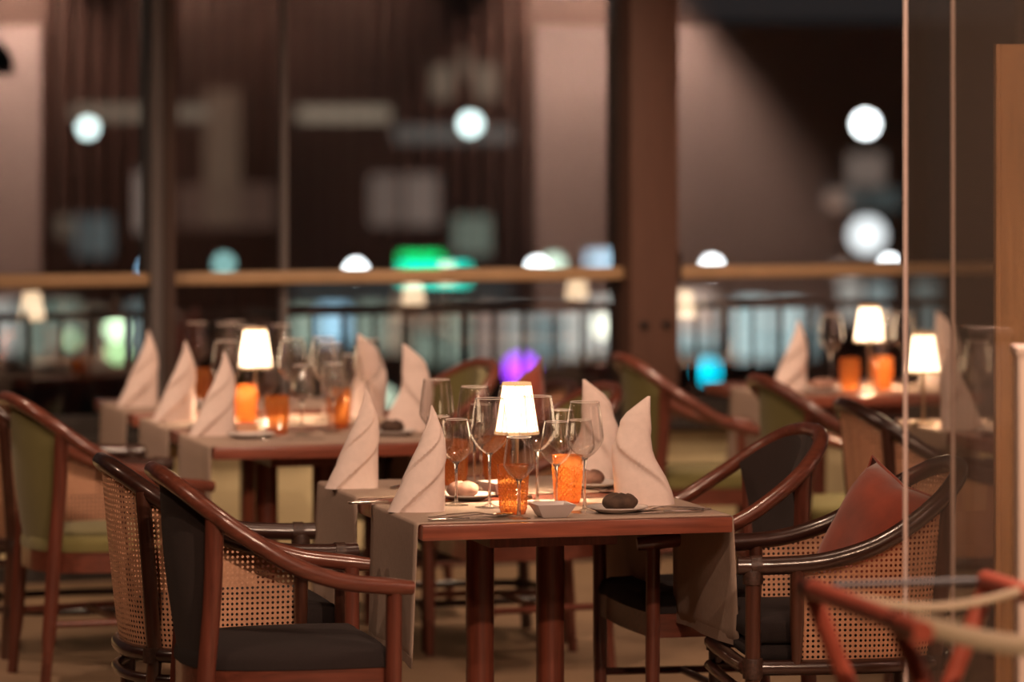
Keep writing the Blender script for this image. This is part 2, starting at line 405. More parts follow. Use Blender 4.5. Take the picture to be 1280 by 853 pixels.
quay_building('quay_building', 345, 665, -40, 100, 'far building in the middle with a band of pale lit shopfronts', [
    (366, 394, 384, 434, GR, 0.34), (399, 436, 382, 428, BL, 0.75), (444, 480, 380, 440, GR, 0.28), (486, 516, 382, 440, BG, 0.30), (524, 552, 384, 412, BG, 0.26),
    (522, 552, 416, 455, GR, 0.28), (560, 590, 384, 455, GR, 0.30), (598, 626, 382, 455, PK, 0.24), (632, 662, 384, 452, WH, 0.26),
    (372, 488, 134, 152, BG, 0.30), (462, 500, 218, 282, PK, 0.12), (506, 548, 218, 282, PK, 0.15), (540, 566, 82, 124, BG, 0.16), (572, 590, 64, 100, BG, 0.10), (594, 622, 80, 124, BG, 0.17),  # long beige strip here is also a painted room reflection
    (520, 640, 158, 178, WH, 0.09), (492, 540, 158, 178, WH, 0.08), (568, 612, 270, 318, GR, 0.20), (366, 640, 356, 372, TE, 0.035)], 'facade')
quay_building('quay_building', 668, 1330, 40, 109, 'far building behind the right window with tall pale lit shopfronts', [
    (668, 700, 384, 450, TE, 0.30), (706, 730, 382, 446, WH, 0.42), (734, 778, 374, 440, WH, 0.62), (846, 894, 366, 410, PK, 0.50), (846, 894, 412, 440, TE, 0.40), (900, 912, 380, 440, TE, 0.30), (920, 958, 374, 450, TE, 0.62),
    (966, 1000, 376, 450, TE, 0.52), (1005, 1020, 380, 446, TE, 0.26), (1040, 1062, 330, 345, PK, 0.4), (1050, 1075, 350, 400, WH, 0.25), (1085, 1110, 355, 400, TE, 0.25), (1140, 1170, 350, 440, TE, 0.16),
    (1034, 1058, 240, 262, (0.9, 0.5, 0.35), 0.35), (1060, 1104, 192, 232, PK, 0.20), (1030, 1125, 236, 262, TE, 0.07)], 'facade_dark')
def street_light(px, y, r, col, s, label, d=92.0, name='street_light', arm=0.8):
    """post with a round glowing globe"""
    z = qz(y, d); t = thing(name, (qx(px, d), d, -7.2), 0, label, 'street light', 'street lights on the quay')
    key = 'globe_%d_%d' % (int(px), int(y)); emit(key, col, s)
    k = MB(); k.lathe([(0.09, 0), (0.06, 0.6), (0.04, z+7.2-r)], 8, cap0=True, cap1=True); k.build('post', 'railing_dark', t)
    k = MB(); k.lathe([(max(0.001, r*math.sin(PI*i/10)), z+7.2-r*math.cos(PI*i/10)) for i in range(11)], 18); k.build('globe', key, t)
    k = MB(); k.lathe([(0.001, z+7.2+r*0.99), (r*0.3, z+7.2+r*0.97), (r*0.25, z+7.2+r*1.1), (0.001, z+7.2+r*1.15)], 12); k.build('cap', 'railing_dark', t)
CW = (0.80, 1.0, 0.97); W_ = (0.95, 0.98, 1.0)
for a in ((588, 155, .22, CW, 5.0, 'pale green white street globe high in the middle of the central window'),
          (110, 160, .18, CW, 5.0, 'pale street globe high behind the left window'),
          (1082, 155, .24, W_, 12.0, 'brilliant white street globe high behind the right window'),
          (1084, 294, .42, W_, 1.6, 'large soft white globe below the brilliant street globe', 89.0),
          (445, 338, .16, W_, 16.0, 'white quay globe peeping over the crossbar beside the green sign'),
          (672, 335, .16, W_, 16.0, 'white quay globe over the crossbar left of its pale green neighbour'),
          (692, 331, .22, (0.75, 1.0, 0.8), 2.4, 'pale green quay globe over the crossbar near the pier'),
          (890, 333, .16, W_, 14.0, 'white quay globe over the crossbar just right of the pier'),
          (1112, 331, .14, W_, 14.0, 'white quay globe over the crossbar under the bright right globes'),
          (280, 330, .18, (0.5, 0.95, 0.9), 1.6, 'dim teal globe behind the brown mullion'),
          (186, 336, .16, (0.4, 0.7, 1.0), 3.0, 'blue globe at the edge of the left window'),
          (651, 462, .34, (0.36, 0.05, 0.95), 4.5, 'purple globe low in the central window'),
          (885, 464, .26, (0.0, 0.62, 0.85), 2.6, 'cyan globe low beside the wooden pier', 88.0),
          (755, 408, .22, (1.0, 1.0, 0.80), 3.0, 'cream globe low beside the wooden pier'),
          (146, 412, .22, (0.72, 1.0, 0.62), 4.0, 'upper green white globe low in the left window'),
          (147, 440, .20, (0.60, 0.95, 0.45), 2.4, 'lower green globe low in the left window', 90.0),
          (88, 425, .16, (0.62, 0.9, 0.5), 1.3, 'small green globe low in the left window'),
          (480, 497, .20, (0.85, 1.0, 0.75), 1.8, 'pale globe low behind the left tables')):
    street_light(*a)
# neon sign and light panel on posts
def sign(px0, px1, y0, y1, col, s, label, d=96.0):
    z0, z1 = qz(y1, d), qz(y0, d); x0, x1 = qx(px0, d), qx(px1, d)
    t = thing('neon_sign', ((x0+x1)/2, d, -7.2), 0, label, 'sign')
    key = 'neon_%d_%d' % (px0, y0); emit(key, col, s)
    boxo('panel', (0, -0.12, (z0+z1)/2+7.2), (x1-x0, 0.1, z1-z0), key, t, bevel=0.03)
    boxo('housing', (0, 0, (z0+z1)/2+7.2), (x1-x0+0.1, 0.14, z1-z0+0.1), 'railing_dark', t)
    for sx in (-1, 1): boxo('post', (sx*(x1-x0)*0.3, 0.1, (z0+7.2)/2), (0.1, 0.1, z0+7.2), 'railing_dark', t)
sign(500, 552, 318, 330, (0.0, 0.75, 0.16), 2.2, 'green neon sign over the crossbar in the central window', 97)
sign(500, 586, 332, 354, (0.0, 0.90, 0.66), 2.4, 'wide turquoise neon sign crossing behind the crossbar', 95.5)
sign(734, 776, 316, 332, (0.55, 0.80, 1.0), 1.6, 'light blue lit panel beside the wooden pier', 96)

# ------------------------------------------------------------------ chairs
def hoop_path(pts):
    left = [(x, y, z) for x, y, z in pts]
    full = left + [(x, -y, z) for x, y, z in reversed(left[:-1])]
    return full
def make_wood_chair(fabric, seat_fabric):
    t = thing('wooden_armchair', (0, 0, 0), 0, 'x', 'chair')
    H = hoop_path([(0.315, 0.262, 0.628), (0.24, 0.272, 0.636), (0.13, 0.283, 0.652), (0.02, 0.288, 0.690), (-0.09, 0.277, 0.757), (-0.18, 0.243, 0.822), (-0.250, 0.170, 0.880), (-0.283, 0.075, 0.905), (-0.288, 0, 0.908)])
    P = catmull(H, 6)
    k = MB(); n = len(P)
    k.tube(P, [0.0215 if 3 < i < n-4 else 0.0215-0.004*(1-min(i, n-1-i)/4) for i in range(n)], 12); k.build('top_rail', 'chair_wood', t, angle=60)
    # backrest: padded sheet hung in the hoop between the back posts
    rows_o, rows_i = [], []
    NV, NU = 10, 18
    for i in range(NV+1):
        v = i/NV
        ro, ri = [], []
        for j in range(NU+1):
            u = -1+2*j/NU
            yt = 0.222*u; xt = -0.262 + 0.115*abs(u)**2.2
            zt = 0.895 - 0.095*abs(u)**2.0
            yb = 0.165*u; xb = -0.215 + 0.040*u*u; zb = 0.445
            s_ = v**1.25
            x = xb+(xt-xb)*s_ - 0.014*math.sin(PI*v); y = yb+(yt-yb)*v**0.8; z = zb+(zt-zb)*v
            th = 0.017*(1-abs(u)**6)+0.004
            ro.append((x-th*0.55, y, z)); ri.append((x+th*1.1, y, z))
        rows_o.append(ro); rows_i.append(ri)
    k = MB(); ring = [rows_o[i]+rows_i[i][::-1] for i in range(NV+1)]
    o = k.quadgrid(ring, closed_u=True); m_ = len(ring[0]); k.cap(o, m_, True); k.cap(o+NV*m_, m_)
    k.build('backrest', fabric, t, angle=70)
    # seat
    def seat_outline(sc_=1.0):
        c = catmull([(0.27, 0.20, 0), (0.255, 0.245, 0), (0.0, 0.245, 0), (-0.17, 0.195, 0), (-0.225, 0.09, 0), (-0.232, 0, 0), (-0.225, -0.09, 0), (-0.17, -0.195, 0), (0.0, -0.245, 0), (0.255, -0.245, 0), (0.27, -0.20, 0), (0.282, 0, 0)], 4, True)
        return [(p.x*sc_, p.y*sc_) for p in c]
    O = seat_outline(); k = MB()
    lv = [(0.93, 0.425), (1.0, 0.432), (1.0, 0.452), (0.975, 0.470), (0.90, 0.482), (0.70, 0.490), (0.35, 0.494), (0.02, 0.495)]
    rows = [[(x*s_, y*s_, z) for x, y in O] for s_, z in lv]
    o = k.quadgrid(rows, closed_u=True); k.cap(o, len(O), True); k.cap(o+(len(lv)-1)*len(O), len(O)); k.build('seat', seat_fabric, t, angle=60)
    k = MB(); lv = [(0.93, 0.365), (0.985, 0.365), (0.985, 0.432), (0.93, 0.432)]
    k.quadgrid([[(x*s_, y*s_, z) for x, y in O] for s_, z in lv], closed_u=True, closed_v=True); k.build('seat_frame', 'chair_wood', t)
    for sy in (1, -1):
        k = MB(); k.tube([(0.268, 0.252*sy, 0.0), (0.268, 0.256*sy, 0.3), (0.268, 0.262*sy, 0.622)], [0.016, 0.021, 0.020], 10); k.build('leg', 'leg_wood', t)
        k = MB(); k.tube(catmull([(-0.222, 0.205*sy, 0.0), (-0.205, 0.205*sy, 0.22), (-0.192, 0.205*sy, 0.42), (-0.178, 0.218*sy, 0.62), (-0.176, 0.238*sy, 0.812)], 4), [0.015]*3+[0.020]*14, 10, flat=1.15); k.build('leg', 'leg_wood', t)
        k = MB(); k.tube([(-0.206, 0.205*sy, 0.205), (0.268, 0.254*sy, 0.205)], 0.011, 8); k.build('stretcher', 'leg_wood', t)
    k = MB(); k.tube([(0.03, -0.232, 0.205), (0.03, 0.232, 0.205)], 0.011, 8); k.build('stretcher', 'leg_wood', t)
    return t
def make_rattan_chair():
    t = thing('rattan_armchair', (0, 0, 0), 0, 'x', 'chair')
    pts = [(0.325, 0.268, 0.645), (0.22, 0.277, 0.646), (0.10, 0.287, 0.656), (-0.02, 0.290, 0.690), (-0.12, 0.278, 0.742), (-0.21, 0.238, 0.802), (-0.275, 0.160, 0.850), (-0.305, 0.07, 0.872), (-0.310, 0, 0.875)]
    H = hoop_path(pts)
    P = catmull(H, 6)
    k = MB(); k.tube(P, 0.0235, 12); k.build('top_rail', 'rattan', t, angle=60)
    # cane barrel from behind the front post, under the rail, around the back
    Q = [p for p in P if True]; n = len(Q)
    i0 = next(i for i, p in enumerate(Q) if p.x < 0.18); Q = Q[i0:n-i0]
    L = [0.0]
    for a, b2 in zip(Q, Q[1:]): L.append(L[-1]+math.hypot(b2.x-a.x, b2.y-a.y))
    k = MB(); rows = []; uvs = []
    for i in range(11):
        v = i/10; r = []
        for p, l in zip(Q, L):
            zb = 0.395; z = zb+(p.z-0.008-zb)*v
            ht = (z-zb)/0.47
            fx = 0.84+0.16*ht**0.8 if p.x < 0 else 1.0
            fy = 0.90+0.10*ht**0.8
            r.append((p.x*fx, p.y*fy, z)); uvs.append((l, z))
        rows.append(r)
    k.quadgrid(rows); k.uv = uvs; k.build('cane_panel', 'cane', t, angle=80)
    # seat rings
    def ring(z, sx, sy_, r, nm):
        R = catmull([(0.30*sx, 0.22*sy_, z), (0.27*sx, 0.262*sy_, z), (0.0, 0.268*sy_, z), (-0.17*sx, 0.232*sy_, z), (-0.245*sx, 0.13*sy_, z), (-0.262*sx, 0, z), (-0.245*sx, -0.13*sy_, z), (-0.17*sx, -0.232*sy_, z), (0.0, -0.268*sy_, z), (0.27*sx, -0.262*sy_, z), (0.30*sx, -0.22*sy_, z), (0.305*sx, 0, z)], 5, True)
        k = MB(); k.tube(R, r, 10, closed=True); return k.build(nm, 'rattan', t, angle=60)
    ring(0.382, 1.0, 1.0, 0.020, 'seat_ring'); ring(0.318, 1.02, 1.0, 0.014, 'lower_ring'); ring(0.16, 1.0, 0.97, 0.013, 'foot_ring')
    for sy in (1, -1):
        k = MB(); k.tube([(0.285, 0.268*sy, 0.0), (0.285, 0.268*sy, 0.4), (0.285, 0.270*sy, 0.640)], 0.0205, 10); lg = k.build('leg', 'rattan_post', t)
        for z, dz in ((0.618, 0.02), (0.382, 0.026), (0.16, 0.02)):
            k = MB(); k.lathe([(0.020, -dz), (0.026, -dz), (0.0275, -dz*0.4), (0.0265, 0), (0.0275, dz*0.5), (0.026, dz), (0.02, dz)], 10, (0.285, 0.269*sy, z)); k.build('binding', 'binding', lg)
        k = MB(); k.tube([(0.292, 0.271*sy, 0.645), (0.275, 0.271*sy, 0.645), (0.262, 0.272*sy, 0.646)], 0.0265, 10); k.build('binding', 'binding', lg)
        k = MB(); k.tube([(0.172, 0.272*sy, 0.372), (0.172, 0.277*sy, 0.5), (0.172, 0.281*sy, 0.640)], [0.012, 0.019, 0.019], 10); k.build('arm_post', 'rattan_post', t)
        k = MB(); k.tube([(-0.225, 0.200*sy, 0.0), (-0.205, 0.205*sy, 0.38), (-0.225, 0.225*sy, 0.62), (-0.240, 0.222*sy, 0.815)], 0.0205, 10); lg = k.build('leg', 'rattan_post', t)
        for z in (0.382, 0.16):
            k = MB(); k.lathe([(0.020, -0.02), (0.026, -0.02), (0.027, 0), (0.026, 0.02), (0.02, 0.02)], 10, (-0.21, 0.203*sy, z)); k.build('binding', 'binding', lg)
    for z0, z1, s_ in ((0.392, 0.435, 0.98), (0.437, 0.505, 0.97)):
        k = MB(); O = [(0.29, 0.20), (0.27, 0.238), (0.05, 0.238), (-0.14, 0.205), (-0.21, 0.11), (-0.222, 0), (-0.21, -0.11), (-0.14, -0.205), (0.05, -0.238), (0.27, -0.238), (0.29, -0.20), (0.295, 0)]
        O = [(p.x*s_, p.y*s_) for p in catmull([(x, y, 0) for x, y in O], 3, True)]
        lv = [(0.95, z0), (1.0, z0+0.012), (1.0, z1-0.014), (0.96, z1-0.002), (0.6, z1+0.006), (0.03, z1+0.008)]
        o = k.quadgrid([[(x*q, y*q, z) for x, y in O] for q, z in lv], closed_u=True); k.cap(o, len(O), True); k.cap(o+(len(lv)-1)*len(O), len(O))
        k.build('seat_cushion', 'seat_grey', t, angle=60)
    return t
R15 = math.radians(15); R195 = math.radians(195)
cg, cgu = make_wood_chair('grey_fabric', 'seat_grey'), []
cn, cnu = make_wood_chair('green_fabric', 'green_fabric'), []
cr, cru = make_rattan_chair(), []
place(cg, cgu, (-0.615, 9.37, 0), math.radians(14), 'reddish wooden armchair with charcoal back, nearest on the left', 'wooden armchairs')
place(cg, cgu, (0.579, 10.52, 0), R195, 'reddish wooden armchair with charcoal back tucked behind the cushioned rattan chair', 'wooden armchairs')
place(cn, cnu, (-1.345, 11.99, 0), math.radians(22), 'wooden armchair with olive green back at the left photo edge', 'green armchairs')
place(cn, cnu, (0.69, 14.13, 0), math.radians(13), 'wooden armchair with olive green back before the window pier', 'green armchairs')
place(cn, cnu, (1.13, 12.90, 0), math.radians(14), 'wooden armchair with olive green back between the two right tables', 'green armchairs')
place(cn, cnu, (0.054, 12.34, 0), math.radians(197), 'wooden armchair with olive green back behind the tall wine glass', 'green armchairs')
place(cn, cnu, (-0.36, 13.62, 0), math.radians(202), 'farthest wooden armchair, seen above the glasses left of the purple light', 'green armchairs')
place(cr, cru, (-0.795, 10.02, 0), math.radians(15), 'dark rattan armchair with cane sides behind the nearest left chair', 'rattan armchairs')
place(cr, cru, (0.868, 9.82, 0), math.radians(187), 'dark rattan armchair with cane sides holding a rust cushion, front right', 'rattan armchairs')
place(cr, cru, (-1.53, 12.66, 0), math.radians(16), 'dark rattan armchair cut by the left photo edge behind the green one', 'rattan armchairs')
place(cr, cru, (1.385, 12.12, 0), math.radians(12), 'dark rattan armchair with cane back seen through the glass screen', 'rattan armchairs')
place(cr, cru, (-0.10, 12.94, 0), math.radians(198), 'dark rattan armchair with a rust cushion under the purple light', 'rattan armchairs')

# cushions
def cushion(loc, rot, size, label):
    k = MB(); N = 14; top, bot = [], []
    for i in range(N+1):
        a = -1+2*i/N; rt, rb_ = [], []
        for j in range(N+1):
            b2 = -1+2*j/N
            e = max(0, (1-a**4)*(1-b2**4))**0.7
            pin = 1-0.17*(1-abs(a*b2))*(abs(a)**3+abs(b2)**3)/1.2
            wr = 0.004*math.sin(4*a+3*b2)*e + 0.004*math.sin(22*a-3*b2)*max(0, b2)**2*e
            rt.append((a*size/2*pin, b2*size/2*pin, 0.085*e+wr)); rb_.append((a*size/2*pin, b2*size/2*pin, -0.055*e))
        top.append(rt); bot.append(rb_)
    k.quadgrid(top); k.quadgrid(bot)
    o = k.build('cushion', 'rust_fabric', None, angle=80)
    bm = bmesh.new(); bm.from_mesh(o.data); bmesh.ops.remove_doubles(bm, verts=bm.verts, dist=0.0005); bmesh.ops.recalc_face_normals(bm, faces=bm.faces); bm.to_mesh(o.data); bm.free()
    o.location = loc; o.rotation_euler = rot
    tag(o, label, 'cushion', 'rust cushions')
    k = MB(); Q = [(0, -1), (0.5, -1), (1, -1), (1, 0), (1, 1), (0, 1), (-1, 1), (-1, 0), (-1, -1), (-0.5, -1)]
    def ed(a, b2):
        pin = 1-0.17*(1-abs(a*b2))*(abs(a)**3+abs(b2)**3)/1.2; return (a*size/2*pin, b2*size/2*pin, 0)
    E = [ed(-1+2*i/10, -1) for i in range(10)]+[ed(1, -1+2*i/10) for i in range(10)]+[ed(1-2*i/10, 1) for i in range(10)]+[ed(-1, 1-2*i/10) for i in range(10)]
    k.tube(E, 0.0045, 6, closed=True); k.build('piping', 'rust_fabric', o)
    return o
def orient(n, spin):
    """euler of a cushion whose face looks along n"""
    q = Vector(n).to_track_quat('Z', 'Y'); return (q.to_matrix() @ Matrix.Rotation(spin, 3, 'Z')).to_euler()
cushion((0.968, 9.845, 0.668), orient((-0.86, -0.50, 0.40), math.radians(-14)), 0.385, 'rust coloured cushion leaning in the front right cane chair')
cushion((0.02, 12.93, 0.72), orient((-0.95, -0.25, 0.3), math.radians(40)), 0.38, 'rust coloured cushion in the far rattan chair below the purple light')

# ------------------------------------------------------------------ tables and what stands on them
ZTAB = 0.75
class Table:
    def __init__(s, P, deg, W, L, label, group='dining tables'):
        s.a = math.radians(deg); s.P = Vector((*P, 0)); s.W, s.L = W, L
        s.ev = Vector((math.cos(s.a), math.sin(s.a), 0)); s.eu = Vector((-math.sin(s.a), math.cos(s.a), 0))
        c = s.P + s.ev*W/2 + s.eu*L/2
        t = thing('dining_table', c, s.a, label, 'table', group); s.o = t
        boxo('tabletop', (0, 0, ZTAB-0.020), (W, L, 0.040), 'table_wood', t, bevel=0.003)
        boxo('apron', (0, 0, ZTAB-0.065), (W*0.42, L*0.62, 0.05), 'post_wood', t)
        for sx in (-1, 1):
            k = MB(); k.lathe([(0.039, 0.06), (0.039, ZTAB-0.09)], 20, (sx*0.10, 0, 0), True, True); k.build('post', 'post_wood', t)
        for q in (35, -35):
            k = MB(); M = Matrix.Rotation(math.radians(q+90), 3, 'Z'); k.box((0, 0, 0.032), (min(L, 1.0)*0.92, 0.06, 0.055), M); k.build('foot_bar', 'dark_base', t, smooth=True, bevel=0.006)
    def at(s, v, u, z=ZTAB): p = s.P + s.ev*v + s.eu*u; return (p.x, p.y, z)
    def runner(s, u0, u1, hl, hr, label, seed=0):
        rnd = random.Random(seed); k = MB(); rows = []
        W = s.W; prof = []
        e = 0.008
        def hang(x0, sg, hlen, rev):
            q = [(x0+sg*e*math.sin(t*PI/2), ZTAB+0.0022-e*(1-math.cos(t*PI/2))) for t in (0.33, 0.66, 1.0)]
            q += [(x0+sg*(e+0.002*i/8), ZTAB-e-hlen*i/8) for i in range(1, 9)]
            return q[::-1] if rev else q
        prof = (hang(0, -1, hl, True) if hl else []) + [(W*i/10, ZTAB+0.0022) for i in range(11)] + (hang(W, 1, hr, False) if hr else [])
        n = 12
        for i in range(n+1):
            u = u0+(u1-u0)*i/n; r = []
            for v, z in prof:
                dv = 0.0
                if z < ZTAB-0.01:
                    dep = (ZTAB-z)/0.35
                    dv = (0.010*math.sin(i/n*5.5+seed)+0.006*math.sin(i/n*11+seed*2))*dep
                    dv = abs(dv) if v > W/2 else -abs(dv)
                p = s.P+s.ev*(v+dv)+s.eu*(u + 0.012*max(0, (ZTAB-z))*(1 if i > n/2 else -1)); r.append((p.x, p.y, z))
            rows.append(r)
        k.quadgrid(rows); o = k.build('table_runner', 'linen', None, angle=70, solid=0.0028)
        tag(o, label, 'table runner', 'linen table runners')
        # stitched hems
        for sg, hh in ((0, hl), (1, hr)):
            if not hh: continue
            kk = MB(); row2 = []
            for i in range(n+1):
                idx = 0 if sg == 0 else len(prof)-1
                p = Vector(rows[i][idx]); 
                out_ = s.ev*(0.0016 if sg else -0.0016)
                row2.append([tuple(p+out_*1.2+Vector((0, 0, 0.028))), tuple(p+out_*1.2+Vector((0, 0, 0.0))), tuple(p-out_*1.2), tuple(p-out_*1.2+Vector((0, 0, 0.028)))])
            kk.quadgrid(row2, closed_u=True); kk.build('hem', 'linen', o)
        return o
# --- prototypes
def make_lamp():
    t = thing('table_lamp', (0, 0, 0), 0, 'x', 'lamp')
    k = MB(); k.lathe([(0.001, 0), (0.042, 0), (0.043, 0.004), (0.040, 0.010), (0.012, 0.014), (0.001, 0.0145)], 24); k.build('base', 'brass', t)
    k = MB(); k.lathe([(0.0065, 0.012), (0.0055, 0.05), (0.0055, 0.215), (0.012, 0.222), (0.012, 0.235), (0.004, 0.240)], 12, cap1=True); k.build('stem', 'brass', t)
    zb, zt, rb_, rt = 0.182, 0.315, 0.0590, 0.0385
    N = 60
    def ringr(f, z): return [((rb_+(rt-rb_)*f)*(1+(0.022 if j % 2 else -0.006))*math.cos(2*PI*j/N), (rb_+(rt-rb_)*f)*(1+(0.022 if j % 2 else -0.006))*math.sin(2*PI*j/N), z) for j in range(N)]
    k = MB(); k.quadgrid([ringr(f, zb+(zt-zb)*f) for f in (0.0, 0.5, 1.0)], closed_u=True); sh = k.build('shade', 'lamp_glow', t, smooth=False)
    for f, nm in ((0.0, 'hem'), (1.0, 'hem')):
        r = (rb_+(rt-rb_)*f)*1.03; z = zb+(zt-zb)*f
        k = MB(); k.lathe([(r-0.001, z-0.004), (r+0.0012, z-0.004), (r+0.0008-0.001*f, z+0.0045), (r-0.0015, z+0.0045), (r-0.001, z-0.004)], 30); k.build(nm, 'lamp_trim', sh)
    for j in range(10):
        a = 2*PI*j/10+0.2
        k = MB(); k.tube([((rb_*1.025)*math.cos(a), rb_*1.025*math.sin(a), zb), (rt*1.025*math.cos(a), rt*1.025*math.sin(a), zt)], 0.0012, 5); k.build('pleat_seam', 'lamp_trim', sh)
    k = MB(); k.lathe([(0.001, 0.238), (0.010, 0.245), (0.013, 0.258), (0.008, 0.272), (0.001, 0.277)], 12); k.build('bulb', 'lamp_glow', t)
    l = bpy.data.lights.new('bulb_light', 'POINT'); l.energy = P_BULB; l.color = LAMP; l.shadow_soft_size = 0.014
    o = bpy.data.objects.new('bulb_light', l); COL.objects.link(o); o.location = (0.0, 0, 0.205); o.parent = t
    return t
def make_glass(h, rmax, rrim, hbowl, label):
    t = thing('wine_glass', (0, 0, 0), 0, 'x', 'wine glass')
    zb = h-hbowl
    k = MB(); prof = [(0.004, zb), (0.012, zb+0.004), (rmax*0.62, zb+hbowl*0.13), (rmax*0.92, zb+hbowl*0.27), (rmax, zb+hbowl*0.345), (rmax*0.985, zb+hbowl*0.42), ((rmax*0.5+rrim*0.5)*1.005, zb+hbowl*0.72), (rrim, h)]
    pr_ = [(p.x, p.y) for p in catmull([(a, b2, 0) for a, b2 in prof], 3)]
    k.lathe(pr_, 32); bw = k.build('bowl', 'crystal', t, angle=80, solid=0.0016)
    k = MB(); k.lathe([(rrim-0.0009, h-0.0009), (rrim+0.0010, h-0.0009), (rrim+0.0010, h+0.0009), (rrim-0.0009, h+0.0009), (rrim-0.0009, h-0.0009)], 28); k.build('rim', 'rim_glint', bw)
    rf = rmax*0.78
    k = MB(); k.lathe([(0.0055, 0.010), (0.0038, 0.03), (0.0035, zb*0.6), (0.0048, zb-0.006), (0.011, zb+0.004)], 12, cap0=True, cap1=True); k.build('stem', 'stem_glass', t, angle=80)
    k = MB(); k.lathe([(0.001, 0.0), (rf, 0.0), (rf, 0.0016), (rf*0.5, 0.0045), (0.006, 0.010), (0.001, 0.011)], 28); k.build('foot', 'crystal', t, angle=50)
    return t
def make_tumbler():
    t = thing('tumbler', (0, 0, 0), 0, 'x', 'tumbler')
    N, K = 40, 18; h = 0.128; rows = []
    for i in range(K+1):
        z = 0.004+(h-0.004)*i/K; r0 = 0.0335+0.0085*(z/h)
        r = []
        for j in range(N):
            d = 0.0
            if 2 <= i <= K-4: d = 0.0030*(1 if (i+j) % 2 else -0.4)
            elif i == 1: d = 0.001*(1 if j % 2 else -1)
            a = 2*PI*j/N; r.append(((r0+d)*math.cos(a), (r0+d)*math.sin(a), z))
        rows.append(r)
    k = MB(); o = k.quadgrid(rows, closed_u=True)
    F = []
    for n_, f in enumerate(k.f):
        i, j = divmod(n_, N)
        F += [(f[0], f[1], f[2]), (f[0], f[2], f[3])] if (i+j) % 2 == 0 else [(f[0], f[1], f[3]), (f[1], f[2], f[3])]
    k.f = F; k.cap(o, N, True)
    # triangulated facets give the cut diamonds
    k.build('cut_wall', 'amber_glass', t, smooth=False)
    k = MB(); k.lathe([(0.0405, h-0.002), (0.0425, h-0.002), (0.0425, h+0.001), (0.0405, h+0.001), (0.0405, h-0.002)], 32); k.build('rim', 'amber_glass', t)
    k = MB(); k.lathe([(0.001, 0.0), (0.032, 0.0), (0.0335, 0.004), (0.031, 0.010), (0.001, 0.011)], 24); k.build('base', 'amber_glass', t)
    return t
def interp(tab, u):
    for (a, x0), (b2, x1) in zip(tab, tab[1:]):
        if u <= b2: return x0+(x1-x0)*(u-a)/(b2-a)
    return tab[-1][1]
NAP_A = ([(0, -37), (.15, -28), (.3, -18), (.53, -5), (.69, 6), (.86, 15), (1, 19)], [(0, 37), (.3, 37.5), (.55, 38.5), (.67, 37.5), (.78, 33.5), (.9, 27), (1, 21)])
NAP_B = ([(0, -37), (.25, -39), (.42, -42), (.53, -42), (.65, -35), (.74, -30), (.76, -31), (.85, -22), (.94, -6), (1, 5)], [(0, 41), (.12, 37), (.25, 30), (.42, 17), (.5, 13.5), (.65, 11), (.85, 9.5), (1, 9)])
def make_napkin(prof, H=0.280, sgn=1, nr=3):
    """linen wrapped to a leaning cone; the wraps overlap in diagonal steps"""
    N, K = 110, 40; k = MB(); rows = []
    for i in range(K+1):
        u = i/K; xl, xr = interp(prof[0], u)/472, interp(prof[1], u)/472
        c, h_ = (xl+xr)/2, max((xr-xl)/2, 0.0015); r = []
        for j in range(N):
            a = 2*PI*j/N
            ph = ((a*sgn - 4.4*u + 0.25*math.sin(2*PI*u))/(2*PI)*nr) % 1.0
            st = (ph if ph < 0.92 else (1-ph)/0.08*0.92)
            q = 1 - 0.32 + 0.32*st
            r.append((c+h_*math.cos(a)*(1-0.25*(1-q)), h_*0.66*math.sin(a)*q - 0.006*math.sin(PI*u), H*u))
        rows.append(r)
    k.quadgrid(rows, closed_u=True)
    return k
def napkin_obj(kb, name='folded_napkin'):
    o = kb.build(name, 'napkin', None, angle=38); tag(o, 'x', 'napkin'); return o
def make_plate(r=0.082):
    t = thing('bread_plate', (0, 0, 0), 0, 'x', 'plate')
    k = MB(); k.lathe([(0.001, 0.004), (r*0.58, 0.004), (r*0.66, 0.008), (r*0.98, 0.0155), (r, 0.0165), (r, 0.014), (r*0.7, 0.005), (r*0.6, 0.0), (0.001, 0.0)], 40); k.build('dish', 'porcelain', t, angle=50)
    k = MB(); k.lathe([(r*0.985, 0.0155), (r*1.004, 0.0158), (r*1.004, 0.0172), (r*0.985, 0.0172), (r*0.985, 0.0155)], 40); k.build('rim', 'dish_porcelain', t)
    return t
def make_roll(mat='bread'):
    k = MB(); rows = []; N, K = 28, 14
    for i in range(K+1):
        p = PI*i/K; r = []
        for j in range(N):
            a = 2*PI*j/N
            rr = 0.042*max(0.02, math.sin(p))
            x = 1.18*rr*math.cos(a); y = 0.95*rr*math.sin(a); z = 0.024-0.024*math.cos(p)*1.05
            gr = math.exp(-((y-0.35*x)/0.006)**2)*0.006*max(0, -math.cos(p)) + math.exp(-((x+0.4*y-0.008)/0.005)**2)*0.004*max(0, -math.cos(p))
            z -= gr; z += 0.0016*math.sin(5*a+3*p)*math.sin(p)
            r.append((x, y, max(0.0, z)))
        rows.append(r)
    k.quadgrid(rows, closed_u=True)
    o = k.build('bread_roll', mat, None, angle=80); tag(o, 'x', 'bread roll'); return o
